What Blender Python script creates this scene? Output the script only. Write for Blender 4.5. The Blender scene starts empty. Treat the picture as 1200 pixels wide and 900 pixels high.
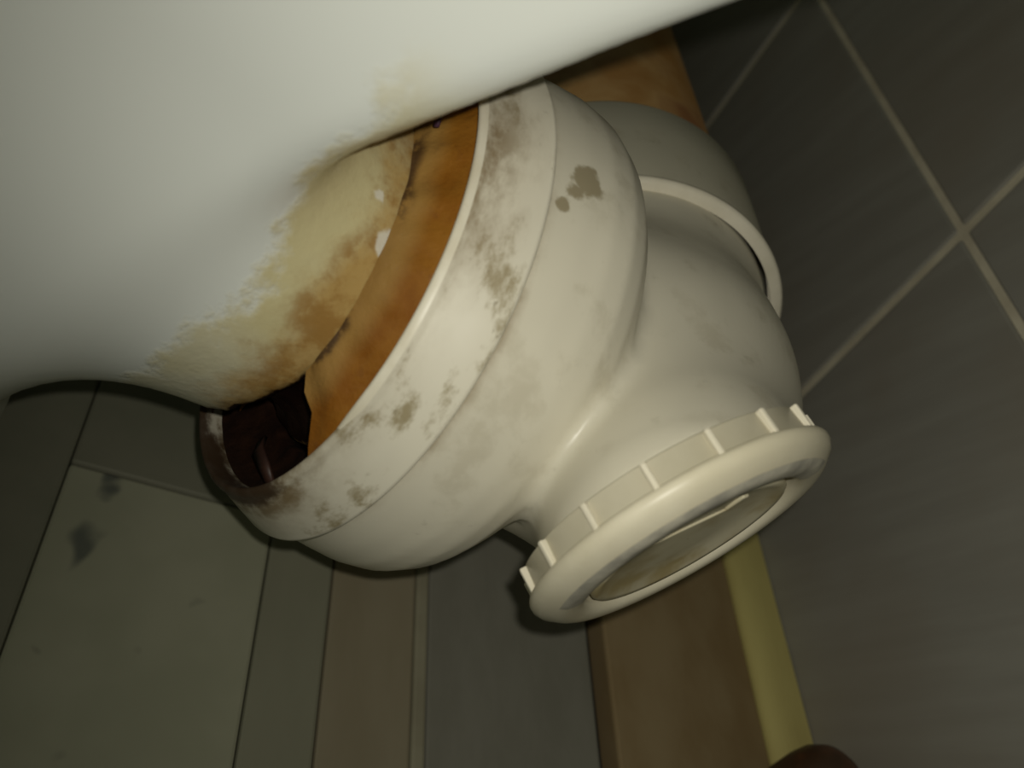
import bpy, math, random
import numpy as np
from mathutils import Matrix, Vector

# ------------------------------------------------------------------ camera
# World: the tiled wall is y = 0, the floor is z = 0, x runs along the wall, metres.
SC = bpy.context.scene
F = 1167.0
def nrm(v):
    v = np.array(v, float); return v/np.linalg.norm(v)
d1 = nrm((-65, -1150, F)); d2 = nrm((-885, 1235, F)); d2 = nrm(d2-d1*d2.dot(d1)); d3 = np.cross(d1, d2)
R = np.stack([d1, d3, -d2])                 # picture axes (right, down, forward) -> world
CAM = np.array([0, .288, .283])
def ray(u, v): return nrm(R@np.array([(u-600)/F, (v-450)/F, 1]))

cd = bpy.data.cameras.new('camera'); cam = bpy.data.objects.new('camera', cd)
SC.collection.objects.link(cam)
m = Matrix.Identity(4)
for i in range(3):
    m[i][0] = R[i][0]; m[i][1] = -R[i][1]; m[i][2] = -R[i][2]; m[i][3] = CAM[i]
cam.matrix_world = m
cd.sensor_width = 36; cd.lens = 36*F/1200; cd.clip_start = .005
cd.dof.use_dof = True; cd.dof.focus_distance = .255; cd.dof.aperture_fstop = 13
SC.camera = cam

# ------------------------------------------------------------------ light
w = bpy.data.worlds.new('World'); SC.world = w; w.use_nodes = True
w.node_tree.nodes['Background'].inputs[0].default_value = (.62, .70, .50, 1)
w.node_tree.nodes['Background'].inputs[1].default_value = .12
ld = bpy.data.lights.new('phone_flash', 'SPOT'); flash = bpy.data.objects.new('phone_flash', ld)
SC.collection.objects.link(flash)
ld.energy = 1.38; ld.color = (1, .97, .86); ld.spot_size = math.radians(112); ld.spot_blend = 1.0
ld.shadow_soft_size = .0022
flash.location = CAM + R@np.array([.0075, -.0085, -.004])
flash.rotation_euler = Vector(ray(880, 400)).to_track_quat('-Z', 'Y').to_euler()
vs = SC.view_settings
vs.view_transform = 'Standard'; vs.look = 'None'; vs.gamma = 1; vs.use_curve_mapping = False; vs.exposure = 0

# ------------------------------------------------------------------ helpers
COL = SC.collection
BASE = {}
def tag(o, label=None, cat=None, group=None, kind=None):
    if label: o['label'] = label
    if cat: o['category'] = cat
    if group: o['group'] = group
    if kind: o['kind'] = kind
    return o
def empty(name, loc):
    o = bpy.data.objects.new(name, None); COL.objects.link(o); o.location = loc
    o.empty_display_size = .02; BASE[o] = np.array(loc, float); return o
def mk(name, V, Fc, mat, parent=None, smooth=True, loc=None, attrs=None):
    V = np.asarray(V, float)
    base = BASE[parent] if parent else (np.array(loc, float) if loc is not None else np.zeros(3))
    me = bpy.data.meshes.new(name)
    me.from_pydata((V-base).tolist(), [], [tuple(int(i) for i in f) for f in Fc])
    if smooth: me.shade_smooth()
    for k, a in (attrs or {}).items():
        at = me.attributes.new(k, 'FLOAT', 'POINT'); at.data.foreach_set('value', np.asarray(a, np.float32))
    me.materials.append(mat); me.update()
    o = bpy.data.objects.new(name, me); COL.objects.link(o); BASE[o] = base
    if parent: o.parent = parent
    else: o.location = base
    return o
def bevel(o, w_, seg=2):
    b = o.modifiers.new('bevel', 'BEVEL'); b.width = w_; b.segments = seg; b.limit_method = 'ANGLE'
    return o
def box(lo, hi):
    (a, b, c), (d, e, f) = lo, hi
    V = [(a,b,c),(d,b,c),(d,e,c),(a,e,c),(a,b,f),(d,b,f),(d,e,f),(a,e,f)]
    return V, [(0,3,2,1),(4,5,6,7),(0,1,5,4),(1,2,6,5),(2,3,7,6),(3,0,4,7)]
def frame(n):
    n = nrm(n); u = nrm(np.cross(n, [0, 0, 1])); return n, u, np.cross(u, n)
def lathe(c, n, prof, N=128, a0=0, a1=360, wob=None):
    """prof: (t along n, radius). Angles as seen from u, w of frame(n). Returns verts, faces, angle attr, t attr"""
    n, u, w_ = frame(n); closed = abs(a1-a0) >= 360
    A = np.radians(np.linspace(a0, a1, N, endpoint=not closed)); V = []; TA = []; AA = []
    for k, (t, r) in enumerate(prof):
        for j, a in enumerate(A):
            tt, rr, a = wob(k, a, t, r) if wob else (t, r, a)
            V.append(c+n*tt+rr*(math.cos(a)*u+math.sin(a)*w_)); TA.append(tt); AA.append(a)
    Fc = []; M = len(A)
    for k in range(len(prof)-1):
        for j in range(M if closed else M-1):
            j2 = (j+1) % M
            Fc.append((k*M+j, k*M+j2, (k+1)*M+j2, (k+1)*M+j))
    return np.array(V), Fc, AA, TA

# ---- implicit surfaces
def smin(a, b, k):
    h = np.clip(.5+.5*(b-a)/k, 0, 1); return b+(a-b)*h-k*h*(1-h)
def cone(P, a, b, ra, rb):
    a = np.array(a, np.float32); b = np.array(b, np.float32); ab = b-a
    h = np.clip(((P-a)@ab)/(ab@ab), 0, 1)
    return np.linalg.norm(P-a-h[..., None]*ab, axis=-1)-(ra+(rb-ra)*h)
def rbox(P, c, hf, r):
    q = np.abs(P-np.array(c, np.float32))-(np.array(hf, np.float32)-r)
    return np.linalg.norm(np.maximum(q, 0), axis=-1)+np.minimum(q.max(-1), 0)-r
def poly2(X, Y, pts):
    d = np.full(X.shape, 1e9, np.float32); s = np.ones(X.shape, np.float32); n = len(pts)
    for i in range(n):
        (ax, ay), (bx, by) = pts[i], pts[i-1]
        ex, ey = bx-ax, by-ay; wx, wy = X-ax, Y-ay
        h = np.clip((wx*ex+wy*ey)/(ex*ex+ey*ey), 0, 1)
        d = np.minimum(d, (wx-ex*h)**2+(wy-ey*h)**2)
        c1 = Y >= ay; c2 = Y < by; c3 = ex*wy > ey*wx
        s = np.where((c1 & c2 & c3) | (~c1 & ~c2 & ~c3), -s, s)
    return s*np.sqrt(d)
def nets(fn, lo, hi, h):
    ax = [np.arange(l, u+h, h, dtype=np.float32) for l, u in zip(lo, hi)]
    nx, ny, nz = map(len, ax)
    D = np.empty((nx, ny, nz), np.float32)
    for i in range(0, nx, 16):
        G = np.stack(np.meshgrid(ax[0][i:i+16], ax[1], ax[2], indexing='ij'), -1); D[i:i+16] = fn(G)
    S = D < 0
    corner = [(i, j, k) for i in (0, 1) for j in (0, 1) for k in (0, 1)]
    sl = lambda o, A: A[o[0]:nx-1+o[0], o[1]:ny-1+o[1], o[2]:nz-1+o[2]]
    cnt = sum(sl(o, S).astype(np.int8) for o in corner)
    act = (cnt > 0) & (cnt < 8); idx = np.full(act.shape, -1, np.int64)
    I = np.argwhere(act); idx[tuple(I.T)] = np.arange(len(I))
    acc = np.zeros((len(I), 3)); num = np.zeros(len(I))
    for a in corner:
        for ax_ in range(3):
            if a[ax_]: continue
            b = list(a); b[ax_] = 1
            da = D[I[:,0]+a[0], I[:,1]+a[1], I[:,2]+a[2]]; db = D[I[:,0]+b[0], I[:,1]+b[1], I[:,2]+b[2]]
            cr = (da < 0) != (db < 0); t = np.where(cr, da/np.where(cr, da-db, 1), 0)
            p = np.array(a, float)[None].repeat(len(I), 0); p[:, ax_] += t
            acc += p*cr[:, None]; num += cr
    V = (I+acc/num[:, None])*h+np.array([a[0] for a in ax])
    for _ in range(3):                                   # pull onto the surface
        e = h*.2; g = np.stack([fn((V+dv).astype(np.float32))-fn((V-dv).astype(np.float32)) for dv in np.eye(3)*e], -1)/(2*e)
        d = fn(V.astype(np.float32)); V = V-np.clip(d/np.maximum((g*g).sum(-1), .2), -h*.5, h*.5)[:, None]*g
    Q = []
    for ax_ in range(3):
        o = [0, 0, 0]; o[ax_] = 1
        A = S[:nx-o[0], :ny-o[1], :nz-o[2]]; B = S[o[0]:, o[1]:, o[2]:]
        for flip, E in ((False, A & ~B), (True, ~A & B)):
            e = np.argwhere(E); b_, c_ = (ax_+1) % 3, (ax_+2) % 3
            e = e[(e[:, b_] > 0) & (e[:, c_] > 0) & (e[:, b_] < act.shape[b_]) & (e[:, c_] < act.shape[c_])]
            q = []
            for db, dc in ((0, 0), (1, 0), (1, 1), (0, 1)):
                f = e.copy(); f[:, b_] -= db; f[:, c_] -= dc; q.append(idx[tuple(f.T)])
            q = np.stack(q, 1); Q.append(q[:, ::-1] if flip else q)
    Q = np.concatenate(Q); Q = Q[(Q >= 0).all(1)]
    return V, Q
def hit(fn, u, v, t=.05):
    d = ray(u, v)
    for _ in range(200):
        p = CAM+d*t; e = float(fn(p[None].astype(np.float32))[0]); t += e*.7
        if abs(e) < 2e-5: break
    return CAM+d*t
def sstep(a, b, x):
    t = np.clip((x-a)/(b-a), 0, 1); return t*t*(3-2*t)

# ------------------------------------------------------------------ materials
class NT:
    def __init__(s, name, rough=.5, spec=.5):
        s.m = bpy.data.materials.new(name); s.m.use_nodes = True; s.t = s.m.node_tree; s.N = s.t.nodes
        s.b = s.N['Principled BSDF']; s.b.inputs['Roughness'].default_value = rough
        s.b.inputs['Specular IOR Level'].default_value = spec
        s.obj = s.N.new('ShaderNodeTexCoord').outputs['Object']
    def L(s, a, b): s.t.links.new(a, b)
    def put(s, v, inp):
        if hasattr(v, 'is_output'): s.L(v, inp)
        else: inp.default_value = v
    def noise(s, scale, detail=4, rough=.55, vec=None, dist=0):
        n = s.N.new('ShaderNodeTexNoise'); n.inputs['Scale'].default_value = scale; n.inputs['Detail'].default_value = detail
        n.inputs['Roughness'].default_value = rough; n.inputs['Distortion'].default_value = dist
        s.L(vec or s.obj, n.inputs['Vector']); return n.outputs['Fac']
    def vor(s, scale, vec=None):
        n = s.N.new('ShaderNodeTexVoronoi'); n.inputs['Scale'].default_value = scale; s.L(vec or s.obj, n.inputs['Vector']); return n.outputs['Distance']
    def stretch(s, sc, rot=(0,0,0), vt='POINT'):
        n = s.N.new('ShaderNodeMapping'); n.vector_type = vt; n.inputs['Scale'].default_value = sc; n.inputs['Rotation'].default_value = rot
        s.L(s.obj, n.inputs['Vector']); return n.outputs[0]
    def step(s, v, a, b, lo=0., hi=1.):
        n = s.N.new('ShaderNodeMapRange'); n.interpolation_type = 'SMOOTHSTEP'
        n.inputs[1].default_value = a; n.inputs[2].default_value = b; n.inputs[3].default_value = lo; n.inputs[4].default_value = hi
        s.L(v, n.inputs[0]); return n.outputs[0]
    def math(s, op, a, b=0.):
        n = s.N.new('ShaderNodeMath'); n.operation = op; s.put(a, n.inputs[0]); s.put(b, n.inputs[1]); return n.outputs[0]
    def mix(s, f, a, b):
        n = s.N.new('ShaderNodeMix'); n.data_type = 'RGBA'; s.put(f, n.inputs[0])
        for v, i in ((a, 6), (b, 7)): s.put(v if hasattr(v, 'is_output') else (*v, 1), n.inputs[i])
        return n.outputs[2]
    def attr(s, name):
        n = s.N.new('ShaderNodeAttribute'); n.attribute_name = name; return n.outputs['Fac']
    def vec(s, x, y, z=0.):
        n = s.N.new('ShaderNodeCombineXYZ'); s.put(x, n.inputs[0]); s.put(y, n.inputs[1]); s.put(z, n.inputs[2]); return n.outputs[0]
    def col(s, c): s.put(c if hasattr(c, 'is_output') else (*c, 1), s.b.inputs['Base Color']); return s
    def rough(s, v): s.put(v, s.b.inputs['Roughness']); return s
    def bump(s, v, st=.3, d=.001):
        n = s.N.new('ShaderNodeBump'); n.inputs['Strength'].default_value = st; n.inputs['Distance'].default_value = d
        s.L(v, n.inputs['Height']); s.L(n.outputs[0], s.b.inputs['Normal']); return s

def mat_tile():
    k = NT('grey_streaked_tile', .42, .35)
    st = k.noise(26, 4, .6, k.stretch((.3, 1, 3.0), (0, -.38, 0), 'TEXTURE')); bl = k.noise(9, 3)
    c = k.mix(k.step(st, .3, .75), (.28, .268, .232), (.318, .307, .268))
    c = k.mix(k.step(bl, .4, .7, 0, .5), c, (.26, .225, .175))
    return k.col(c).rough(k.step(st, .3, .7, .36, .5)).m
def mat_plain(name, a, b, scale=30, rough=.5, st=(1,1,1), bumpv=0):
    k = NT(name, rough, .35); n = k.noise(scale, 5, .6, k.stretch(st))
    k.col(k.mix(k.step(n, .32, .68), a, b))
    if bumpv: k.bump(n, bumpv)
    return k.m
M_tile = mat_tile()
M_grout = mat_plain('cream_grout', (.56, .50, .37), (.68, .62, .47), 60, .85, bumpv=.3)
M_sub = mat_plain('dark_subfloor', (.03, .027, .02), (.05, .045, .033), 40, .9)
M_brown = mat_plain('brown_board', (.23, .155, .070), (.30, .225, .12), 22, .6, (.5, 1, 1))
M_greyb = mat_plain('grey_board', (.185, .178, .142), (.21, .203, .165), 60, .6, (.4, 1.2, 1))
M_edge = mat_plain('pale_edging', (.24, .22, .15), (.28, .26, .18), 40, .6)
M_beige = mat_plain('beige_board', (.23, .195, .125), (.265, .23, .155), 25, .6, (.3, 1, 1))
M_olive = mat_plain('olive_grey_board', (.205, .20, .14), (.23, .225, .16), 25, .6, (.3, 1, 1))
def mat_pale():
    k = NT('pale_spotted_tile', .55, .35)
    c = k.mix(k.step(k.noise(22, 3), .35, .7), (.29, .29, .205), (.33, .325, .235))
    c = k.mix(k.step(k.noise(34, 2, .5, None, .6), .63, .72, 0, .75), c, (.055, .065, .062))
    return k.col(c).m
M_pale = mat_pale()
M_olived = mat_plain('dim_olive_tile', (.165, .165, .118), (.19, .185, .135), 25, .6)
M_yellow = mat_plain('yellow_painted_trim', (.58, .50, .19), (.50, .42, .155), 35, .55, (.3, 1, 1))
M_wallpl = mat_plain('dim_plaster', (.22, .21, .18), (.26, .25, .21), 8, .9)

# ------------------------------------------------------------------ setting
PX, ZG, G, TW, TH = .3280, .1592, .0052, .2468, .40
wall = mk('wall_back', *box((-1.0, -.06, -.03), (1.2, -.0012, 1.0)), M_grout, smooth=False); tag(wall, 'cream grouted wall behind grey tiles', None, None, 'structure')
random.seed(3)
tcache = {}
def tile(x0, x1, z0, z1):
    key = (round(x1-x0, 4), round(z1-z0, 4))
    o = None
    if key not in tcache:
        V, Fc = box((-(x1-x0)/2, -.010, -(z1-z0)/2), ((x1-x0)/2, 0, (z1-z0)/2))
        o = mk('tile', V, Fc, M_tile, smooth=False); tcache[key] = o.data
    else:
        o = bpy.data.objects.new('tile', tcache[key]); COL.objects.link(o)
    o.parent = wall; o.location = ((x0+x1)/2, random.uniform(0, .0003), (z0+z1)/2)
    bevel(o, .0012)
for i in range(-5, 4):
    x0 = PX+i*TW+G/2; x1 = min(PX+(i+1)*TW-G/2, 1.2)
    H = .0036
    for z0, z1 in ((.002, ZG-H/2), (ZG+H/2, ZG+TH-H/2), (ZG+TH+H/2, 1.0)):
        tile(x0, x1, z0, z1)

floor = mk('floor', *box((-1.0, -.06, -.05), (1.2, 1.5, -.012)), M_sub, smooth=False); tag(floor, 'dark subfloor under boards', None, None, 'structure')
def plank(name, x0, x1, y0, y1, mat, top=0.0):
    o = mk(name, *box((x0, y0, -.0125), (x1, y1, top)), mat, floor, False); bevel(o, .0012); return o
plank('plank', -1, 1.2, .0200, .0905, M_brown, .0)
plank('plank', -1, 1.2, .0985, .1652, M_greyb)
plank('edging_strip', -1, 1.2, .1655, .1704, M_edge, .0008)
plank('plank', -1, 1.2, .1704, .2015, M_beige)
plank('plank', -1, 1.2, .2020, .2249, M_olive, .0005)
for x0, x1, mt in ((-.62, -.202, M_olived), (-.2, .2205, M_pale), (.2212, .62, M_olived), (.622, 1.2, M_pale)):
    plank('plank', x0, x1, .2252, .2943, mt)
for i in range(16):
    y0 = .2945+i*.072; plank('plank', -1, 1.2, y0, y0+.0717, (M_olived, M_olive)[i % 2])
# yellow quarter-round strip in the corner
Vq = []; prof = [(0, -.004), (.0196, -.004)]+[(.0196*math.cos(a)**.5 if a < 1.56 else .0008, .0060*math.sin(a)) for a in np.linspace(.05, math.pi/2, 9)]
for x in (-1, 1.2): Vq += [(x, .0002+y, z) for y, z in prof]
n_ = len(prof)
trim = mk('trim_1', Vq, [(i, (i+1) % n_, n_+(i+1) % n_, n_+i) for i in range(n_)]+[tuple(range(n_))[::-1], tuple(range(n_, 2*n_))], M_yellow, smooth=False)
tag(trim, 'yellow rounded strip along foot of tiled wall', None, None, 'structure')
ws = mk('wall_side', *box((1.2, -.06, -.05), (1.26, 1.5, 1.0)), M_wallpl, smooth=False); tag(ws, 'plain plastered side wall', None, None, 'structure')

# ------------------------------------------------------------------ toilet
C = np.array([.2051, .2515, .1265]); NV = nrm([-.0874, .9673, .2382])     # socket mouth of the connector
NN, CU, CW = frame(NV)
TX = .205
def tcoord(P): return (P-C.astype(np.float32))@NV.astype(np.float32)
SLANT = [(.31, .122), (.2625, .1805), (.2125, .2400), (.128, .341), (.128, .41), (.62, .41), (.62, .125)]
def polar(t, r, deg): return C+NV*t+r*(math.cos(math.radians(deg))*CU+math.sin(math.radians(deg))*CW)
CHIP = [(polar(-.003, .0475, 180), .0075), (polar(-.003, .0475, 192), .010), (polar(-.002, .048, 206), .0115), (polar(-.002, .048, 222), .0115), (polar(-.003, .048, 238), .011), (polar(-.004, .048, 254), .010)]
def toilet_sdf(P):
    horn = cone(P, C-NV*.022, C+NV*.20, .0452, .050)
    horn = np.maximum(horn, -(tcoord(P)+.020))
    for q, rr in CHIP:
        horn = -smin(-horn, np.linalg.norm(P-q.astype(np.float32), axis=-1)-rr, .003)
    dp = poly2(P[..., 1], P[..., 2], SLANT)+.011
    hw = .049+.012*sstep(.22, .34, P[..., 2])+.02*sstep(.30, .42, P[..., 1])
    dx = np.abs(P[..., 0]-TX-.004)-hw+.011
    up = np.minimum(np.maximum(dp, dx), 0)+np.sqrt(np.maximum(dp, 0)**2+np.maximum(dx, 0)**2)-.011
    ped = rbox(P, (TX, .494, .13), (.085, .178, .16), .06)
    d = smin(horn, up, .020)
    d = smin(d, ped, .045)
    bowl = (np.linalg.norm((P-np.array([TX, .50, .36], np.float32))/np.array([.18, .22, .17], np.float32), axis=-1)-1)*.17
    bowl = np.maximum(bowl, P[..., 2]-.40)
    d = smin(d, bowl, .03)
    d = np.minimum(d, rbox(P, (TX, .26, .375), (.17, .13, .025), .015))
    ins = (np.linalg.norm((P-np.array([TX, .53, .41], np.float32))/np.array([.13, .15, .13], np.float32), axis=-1)-1)*.13
    return np.maximum(d, -ins)
V, Q = nets(toilet_sdf, (.015, .10, -.006), (.40, .74, .412), .0036)
V[:, 2] = np.maximum(V[:, 2], .0003)
def mat_ceramic():
    k = NT('stained_white_ceramic', .16, .5)
    t = k.attr('t'); ang = k.attr('ang')
    n1 = k.noise(38, 6, .62); n2 = k.noise(120, 5, .65); n3 = k.noise(22, 3, .5)
    e = k.math('ADD', t, k.math('MULTIPLY', k.math('SUBTRACT', n1, .5), .042))
    e = k.math('ADD', e, k.math('MULTIPLY', k.math('SUBTRACT', n2, .5), .012))
    film = k.math('MULTIPLY', k.step(e, .034, .026), k.attr('zone'))
    e = k.math('SUBTRACT', e, k.math('MULTIPLY', k.attr('low'), .009))
    deep = k.step(k.math('ADD', e, k.math('MULTIPLY', k.math('SUBTRACT', n3, .5), .02)), .018, .004)
    crust = k.math('MULTIPLY', k.step(n2, .42, .62), k.step(e, .018, .008))
    c = k.mix(k.math('MULTIPLY', film, k.step(n3, .3, .62, .55, .95)), (.62, .64, .60), (.50, .44, .235))
    c = k.mix(k.math('MULTIPLY', k.math('MULTIPLY', deep, k.attr('zone')), .85), c, (.36, .22, .06))
    c = k.mix(k.math('MULTIPLY', k.math('MULTIPLY', crust, k.attr('zone')), .8), c, (.25, .13, .03))
    pale_patch = k.step(k.math('ADD', k.attr('pale_patch'), k.math('MULTIPLY', k.math('SUBTRACT', n2, .5), 1.2)), 1.1, .75)  # small pale patches at fixed points within the stained film
    c = k.mix(k.math('MULTIPLY', pale_patch, .8), c, (.62, .60, .52))
    hl = k.math('ADD', k.attr('hole'), k.math('MULTIPLY', k.math('SUBTRACT', k.noise(140, 4, .6), .5), .004))
    c = k.mix(k.step(hl, .0022, .0012), c, (.012, .005, .003))
    k.col(c).rough(k.math('ADD', .14, k.math('MULTIPLY', film, .16)))
    h = k.math('MULTIPLY', k.math('ADD', n2, n1), film)
    return k.bump(h, .35, .0012).m
T = empty('toilet', (TX, .45, 0)); tag(T, 'white ceramic toilet with yellow brown staining around its outlet', 'toilet')
rel = V-C; tA = rel@NV; rad = np.linalg.norm(rel-tA[:, None]*NV, axis=1)
zone = (1-sstep(.074, .094, rad))*np.maximum(1-sstep(.049, .054, rad), sstep(.002, .012, tA))
pale_patch = np.min([np.linalg.norm((V-hit(toilet_sdf, u, v)), axis=1)/q for u, v, q in ((452, 275, .0020), (449, 287, .0022), (446, 299, .0016), (444, 225, .0015), (443, 236, .0014))], axis=0)
low = np.exp(-((np.abs((np.arctan2(rel@CW, rel@CU)-math.radians(163)+np.pi) % (2*np.pi)-np.pi))/.45)**2)
hole = np.min([np.linalg.norm(V-q, axis=1)-rr for q, rr in CHIP], axis=0)
mk('ceramic_body', V, Q, mat_ceramic(), T, attrs={'t': tA, 'zone': zone, 'hole': hole, 'pale_patch': pale_patch, 'low': low, 'ang': np.arctan2(rel@CW, rel@CU)})

# ------------------------------------------------------------------ waste connector
FC = np.array([.1352, .1645, .142]); FN = nrm([-.852, -.515, -.065])     # inspection opening
BD = np.array([.2614, .1433, .0985])                                        # bead on the outlet run
K = np.array([.206, .153, .117])                                            # middle of the elbow
BULGE = [(-.009, 0), (-.009, .0620), (-.012, .0655), (-.018, .0674), (-.026, .0690), (-.034, .0700), (-.041, .0696), (-.047, .0674), (-.052, .0635), (-.0555, .0580), (-.057, .050), (-.057, 0)]
def conn_sdf(P):
    rel = P-C.astype(np.float32); t = rel@NV.astype(np.float32)
    r = np.linalg.norm(rel-t[..., None]*NV.astype(np.float32), axis=-1)
    bulge = poly2(t, r, BULGE)
    run = cone(P, BD+np.array([.01, 0, 0]), K, .0575, .043)
    run = np.maximum(run, P[..., 0]-(BD[0]+.002))
    run = smin(run, cone(P, C-NV*.045, K, .050, .043), .012)
    nb = FC-FN*.0085
    f = (P-nb.astype(np.float32))@FN.astype(np.float32)
    neck = np.maximum(cone(P, K, nb+FN*.012, .040, .0330), f)
    d = smin(run, neck, .020)
    d = smin(d, bulge, .006)
    hole = np.maximum(r-.0580, -(t+.028))
    d = np.maximum(d, -hole)
    inn = np.maximum(cone(P, K, FC+FN*.03, .034, .0270), -1.0)
    return np.maximum(d, -inn)
V, Q = nets(conn_sdf, (.125, .070, .030), (.285, .262, .208), .0017)
rel = V-C; tA = rel@NV
spot = np.full(len(V), 9.)
for u, v, s in ((690, 212, .0045), (675, 225, .0026), (660, 240, .0020)):
    spot = np.minimum(spot, np.linalg.norm(V-hit(conn_sdf, u, v), axis=1)/s)
def mat_plastic(name, amount, base=(.66, .62, .50), rg=.30, polar_dirt=False):
    k = NT(name, .36, .45)
    t = k.attr('t'); ang = k.attr('ang'); v = k.vec(k.math('MULTIPLY', ang, .062), k.math('MULTIPLY', t, 1.9)) if polar_dirt else k.obj
    n1 = k.noise(60, 6, .65, v); n2 = k.noise(190, 4, .6, v); n3 = k.noise(20, 3, .5, v)
    c = k.mix(k.step(n3, .3, .7), base, tuple(x*.90 for x in base))
    g = k.math('MULTIPLY', k.step(n1, .52, .66), k.step(n3, .40, .56, .1, 1))
    c = k.mix(k.math('MULTIPLY', g, amount), c, (.235, .185, .085))
    sc = k.math('MULTIPLY', k.step(n2, .62, .70), k.step(n1, .48, .6))
    c = k.mix(k.math('MULTIPLY', sc, amount*.8), c, (.15, .12, .055))
    sp = k.attr('spot'); e = k.math('ADD', sp, k.math('MULTIPLY', k.math('SUBTRACT', k.noise(260, 4, .6), .5), 1.6))
    c = k.mix(k.step(e, 1.15, .7, 0, .75), c, (.20, .155, .07))
    d = k.attr('dirt_tone')
    c0 = k.math('MINIMUM', d, 1.)
    dd = k.math('MULTIPLY', c0, k.step(n1, .36, .58, .25, 1))
    c = k.mix(k.math('MULTIPLY', dd, .85), c, (.17, .11, .04))
    dk = k.math('ADD', d, k.math('MULTIPLY', k.math('SUBTRACT', n1, .5), 1.6))
    c = k.mix(k.step(dk, 1.25, 1.75, 0, .92), c, (.045, .022, .010))
    return k.col(c).rough(k.math('ADD', rg, k.math('MULTIPLY', n1, .18))).m
M_body = mat_plastic('dirty_cream_plastic', .2)
W = empty('waste_connector', (.22, .16, 0)); tag(W, 'dirty cream plastic waste elbow joining the toilet outlet to the drain pipe', 'waste pipe')
gd = np.exp(-((tA+.0165)/.0016)**2)*.8
mk('elbow_body', V, Q, M_body, W, attrs={'t': tA, 'ang': np.arctan2(rel@CW, rel@CU), 'spot': spot, 'dirt_tone': gd})
def lathe_part(name, c, n, prof, mat, parent, dirt_tone=None, N=160, **kw):
    V, Fc, A, Tt = lathe(c, n, prof, N, **kw); A = np.array(A); Tt = np.array(Tt)
    d = dirt_tone(A, Tt) if dirt_tone is not None else np.zeros(len(A))
    return mk(name, V, Fc, mat, parent, attrs={'t': Tt, 'ang': A, 'spot': np.full(len(A), 9.), 'dirt_tone': d})
def wrap(a, c): return np.abs((a-c+np.pi) % (2*np.pi)-np.pi)
def rim_dirt_tone(A, Tt):
    low = np.exp(-(wrap(A, math.radians(234))/.78)**4)*np.clip((Tt+.011)/.009, 0, 1)  # lower arc of the rim goes to near-black brown
    top = np.exp(-(wrap(A, math.radians(112))/.34)**2)*np.clip((Tt+.012)/.006, 0, 1)
    lip = np.clip((Tt+.006)/.005, 0, 1)*.25
    return np.clip(top*1.0+lip+low, 0, 1)+low
M_rim = mat_plastic('dirty_rim_plastic', .85, (.68, .64, .52), .46, True)
prof = [(-.030, .0570), (-.0285, .0585), (-.004, .0605), (-.0006, .0612), (0, .0618), (-.0003, .0626), (-.0012, .0634), (-.0022, .0634), (-.0030, .0638), (-.0090, .0668), (-.0146, .0695), (-.0154, .0696), (-.0160, .0690), (-.0165, .0672), (-.0168, .066)]
lathe_part('socket_rim', C, NV, prof, M_rim, W, rim_dirt_tone, 200)
# lip: the clean pale edge line of the mouth
M_lip = mat_plain('pale_plastic_lip', (.70, .66, .54), (.62, .57, .44), 90, .4)
lathe_part('socket_lip', C, NV, [(-.0012, .0610), (.0003, .0613), (.0007, .0620), (.0003, .0628), (-.0010, .0633)], M_lip, W, None, 120, a0=84, a1=180, wob=lambda k, a, t, r: (t-.0016*max(0, (math.degrees(a)-164)/16)**2, r-.0004*max(0, (math.degrees(a)-164)/16), a))
# rusty sealant ring between outlet and socket, broken away below
rs = np.random.default_rng(5); ph = rs.uniform(0, 6.28, 8)
def rag(k, a, t, r):
    q = sum(math.sin(a*(9+7*i)+ph[i])*.00025/(1+.3*i) for i in range(6))
    return t+q*(1 if k in (1, 2, 3) else .3), r+(q*.8 if k in (1, 2) else 0), a
def rag_seal(k, a, t, r):
    t, r, _ = rag(k, a, t, r); f = max(0, (math.degrees(a)-150)/26)
    return t, r, a+math.radians(f*((0, 3, 6, 10, 13, 13, 8)[k]+1.2*math.sin(k*2.3)))
def mat_seal():
    k = NT('rusty_orange_sealant', .38, .5)
    n1 = k.noise(55, 6, .65); n2 = k.noise(170, 5, .6)
    c = k.mix(k.step(n1, .34, .66), (.20, .070, .006), (.27, .115, .014))
    c = k.mix(k.step(n2, .55, .72, 0, .7), c, (.16, .06, .012))
    c = k.mix(k.step(k.attr('t'), .001, .0045, 0, .6), c, (.36, .23, .07))
    c = k.mix(k.math('MULTIPLY', k.step(k.attr('t'), .0042, .0058), k.step(n1, .46, .56, .1, .9)), c, (.05, .025, .012))
    return k.col(c).bump(k.math('ADD', n1, n2), .5, .0012).m
M_seal = mat_seal()
lathe_part('rusty_seal', C, NV, [(.0062, .0460), (.0046, .0488), (.0020, .0530), (-.0010, .0570), (-.0030, .0606), (-.0090, .0606), (-.0100, .0470)], M_seal, W, None, 220, a0=-96, a1=176, wob=rag_seal)
M_muck = mat_plain('black_brown_muck', (.012, .005, .003), (.030, .012, .006), 120, .5, bumpv=.6)
lathe_part('muck_ring', C, NV, [(-.006, .0600), (-.009, .0565), (-.013, .052), (-.014, .0475), (-.018, .0460), (-.020, .059)], M_muck, W, None, 120, a0=172, a1=268, wob=rag)
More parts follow.
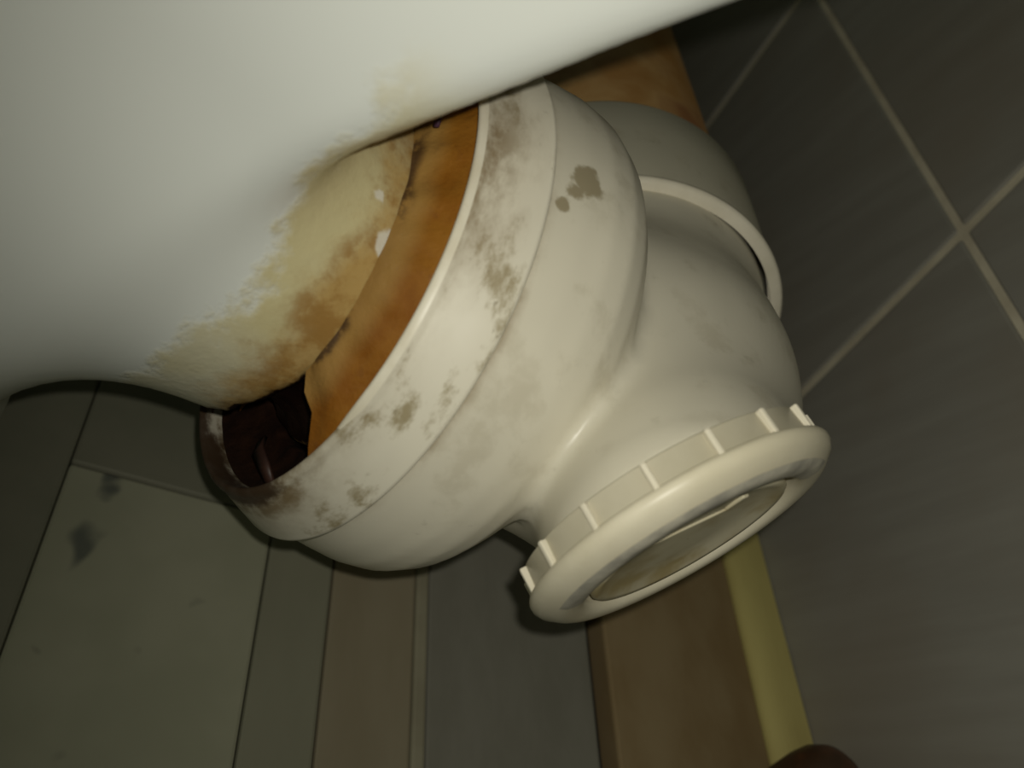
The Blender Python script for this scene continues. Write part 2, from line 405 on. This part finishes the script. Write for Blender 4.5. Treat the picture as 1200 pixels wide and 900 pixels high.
# torn flap of sealant hanging in the gap
def strip(name, pts, wd, th, mat, parent):
    pts = np.array(pts, float); V = []; Fc = []
    for i, p in enumerate(pts):
        tg = nrm(pts[min(i+1, len(pts)-1)]-pts[max(i-1, 0)]); sd = nrm(np.cross(tg, NV)); up = np.cross(sd, tg)
        ww = wd*(.5+.5*math.sin(math.pi*(i+.6)/(len(pts)+.2)))
        for a, b in ((-1, -1), (1, -1), (1, 1), (-1, 1)): V.append(p+sd*ww*a/2+up*th*b/2)
    for i in range(len(pts)-1):
        for j in range(4): Fc.append((i*4+j, i*4+(j+1) % 4, i*4+4+(j+1) % 4, i*4+4+j))
    Fc += [(3, 2, 1, 0), tuple(len(V)-4+j for j in range(4))]
    return mk(name, V, Fc, mat, parent)
strip('torn_flap', [polar(-.004, .0478, 222), polar(-.003, .051, 219), polar(-.004, .0545, 214), polar(-.006, .058, 212)], .0035, .001, mat_plain('dull_red_rubber', (.05, .022, .014), (.03, .014, .01), 80), W)

def on_plane(u, v, t):
    d = ray(u, v); return CAM+d*(((C+NV*t-CAM)@NV)/(d@NV))
strip('purple_fleck', [on_plane(513, 133, .0060), on_plane(513, 141, .0058), on_plane(511, 149, .0055)], .0022, .0007, mat_plain('purple_sealant_smear', (.07, .03, .055), (.05, .02, .04), 80), W)
# outlet: bead, socket beyond it
lathe_part('outlet_bead', BD, (1, 0, 0), [(-.0020, .0570), (-.0018, .0602), (-.0008, .0614), (.0008, .0614), (.0018, .0604), (.0022, .0570)], mat_plain('lit_bead_plastic', (.76, .71, .58), (.68, .63, .50), 70, .4), W)  # bead colour lightened to look like an edge facing the flash
lathe_part('outlet_socket', BD, (1, 0, 0), [(0, .0590), (.004, .0600), (.030, .0606), (.047, .0606), (.0485, .0600), (.0485, .0570), (.02, .0560)], mat_plastic('shaded_cream_plastic', .25, (.50, .47, .365)), W)  # socket shade is in the colour: farther off and turned away
# inspection nut with grip ribs and recessed plug
NUT = mk('inspection_nut', *lathe(FC, FN, [(-.0010, .0290), (-.0090, .0320), (-.0094, .0350), (-.0088, .0362), (-.0034, .0366), (-.0031, .0374), (-.0026, .0382), (-.0018, .0386), (-.0006, .0385), (.0010, .0375), (.0030, .0348), (.0037, .0333), (.0040, .0318), (.0040, .0295), (.0034, .0279), (.0020, .0271), (-.0010, .0270), (-.0040, .0270), (-.0060, .0276)], 144)[:2], mat_plain('cream_nut_plastic', (.66, .61, .47), (.58, .53, .39), 40, .38), W)
M_scuff = mat_plain('grey_scuffed_plastic', (.30, .285, .24), (.50, .47, .38), 130, .5, (1, 1, 1), .4)
sc_o = lathe(FC, FN, [(.0033, .0347), (.0041, .0332), (.0043, .0316), (.0043, .0296), (.0037, .0280)], 110, -24, 122)
mk('scuffed_band', sc_o[0], sc_o[1], M_scuff, NUT)
RV, RF = box((.0350, -.0007, -.0088), (.0378, .0007, -.0025))
rib_me = None
f_n, f_u, f_w = frame(FN)
M_ribm = mat_plain('pale_rib_plastic', (.70, .65, .52), (.62, .57, .44), 70, .4)
FR = Matrix([[f_u[i], f_w[i], -f_n[i] if False else f_n[i], FC[i]] for i in range(3)]+[[0, 0, 0, 1]])
# frame (u, w, n) is left handed: turn the rib by using (u, -w, n)
FR = Matrix([[f_u[i], -f_w[i], f_n[i], FC[i]] for i in range(3)]+[[0, 0, 0, 1]])
for i in range(16):
    if rib_me is None:
        o = mk('grip_rib', RV, RF, M_ribm, smooth=False); rib_me = o.data
    else:
        o = bpy.data.objects.new('grip_rib', rib_me); COL.objects.link(o)
    o.parent = NUT
    o.matrix_local = Matrix.Translation(Vector(-BASE[NUT])) @ FR @ Matrix.Rotation(-math.radians(-28+22.5*i), 4, 'Z')
    bevel(o, .0004)
def mat_plug():
    k = NT('yellowed_plug_plastic', .4, .45); n = k.noise(60, 5)
    return k.col(k.mix(k.step(n, .4, .7), (.62, .57, .41), (.42, .34, .17))).m
M_plug = mat_plug()
PLUG = mk('inspection_plug', *lathe(FC, FN, [(-.0105, .0262), (-.0050, .0258), (.0024, .0252), (.0030, .0244), (.0028, .0228), (.0018, .0205), (.0016, .0100), (.0016, .0002)], 96)[:2], M_plug, W)
def bar(p, q, h, wd, name, mat, parent):
    p = np.array(p, float); q = np.array(q, float); d = nrm(q-p); s = np.cross(d, FN); V = []
    for e in (p, q):
        for a, b in ((-1, 0), (1, 0), (.6, 1), (-.6, 1)): V.append(e+s*wd*a/2+FN*h*b)
    o = mk(name, V, [(0, 1, 2, 3), (7, 6, 5, 4), (0, 4, 5, 1), (1, 5, 6, 2), (2, 6, 7, 3), (3, 7, 4, 0)], mat, parent, False); return bevel(o, .0004)
def fpol(t, r, deg): return FC+FN*t+r*(math.cos(math.radians(deg))*f_u+math.sin(math.radians(deg))*f_w)
bar(fpol(.0010, .021, 10), fpol(.0010, .014, 100), .0011, .0020, 'plug_ridge', M_plug, PLUG)
bar(fpol(.0010, .0135, 92), fpol(.0014, .0195, 92), .0012, .0030, 'plug_tab', M_plug, PLUG)

# ------------------------------------------------------------------ drain pipe
def mat_rustpipe():
    k = NT('rusty_brown_pipe', .45, .4)
    n1 = k.noise(28, 5, .6); n2 = k.noise(14, 3)
    c = k.mix(k.step(n1, .35, .68), (.30, .155, .045), (.42, .27, .11))
    c = k.mix(k.step(n2, .52, .66, 0, .8), c, (.19, .07, .025))
    return k.col(c).bump(n1, .3).m
PA = nrm((1, -.008, -.012))
P0 = BD+np.array([.030, 0, 0])
DP = empty('drain_pipe', (.6, .14, 0)); tag(DP, 'rust stained orange brown drain pipe running along the tiled wall', 'pipe')
mk('pipe_tube', *lathe(P0, PA, [(0, .0535), (.001, .0545), (.86, .0545)], 96)[:2], mat_rustpipe(), DP)
M_clamp = mat_plain('dark_pipe_clip', (.05, .045, .04), (.08, .07, .06), 40)
for xx in (.70,):
    lathe_cl = lathe(np.array([xx, .1433-.003, .0985-.005]), (1, 0, 0), [(-.008, .0546), (-.008, .058), (.008, .058), (.008, .0546)], 64)
    mk('pipe_clip', lathe_cl[0], lathe_cl[1], M_clamp, DP)
    mk('clip_foot', *box((xx-.008, .134, 0), (xx+.008, .146, .04)), M_clamp, DP, False)

# ------------------------------------------------------------------ brown capped pipe end in the corner
def mat_cap():
    k = NT('dark_rust_cap', .4, .5); n = k.noise(60, 5)
    return k.col(k.mix(k.step(n, .45, .7), (.055, .028, .014), (.13, .05, .02))).m
cc = np.array([.1455, .0238, .0])
CP = empty('capped_pipe_end', cc); tag(CP, 'dark rust brown domed cap on a thin pipe end beside the yellow strip', 'pipe cap')
M_cap = mat_cap()
mk('stub', *lathe(cc, (0, 0.0001, 1), [(0, .0036), (.012, .0036), (.013, .0100), (.024, .0145)], 40)[:2], M_cap, CP)
mk('domed_cap', *lathe(cc, (0, 0.0001, 1), [(.012, .0150), (.013, .0158), (.024, .0160), (.0300, .0153), (.0350, .0130), (.0385, .009), (.0400, .0045), (.0404, .0001)], 48)[:2], M_cap, CP)
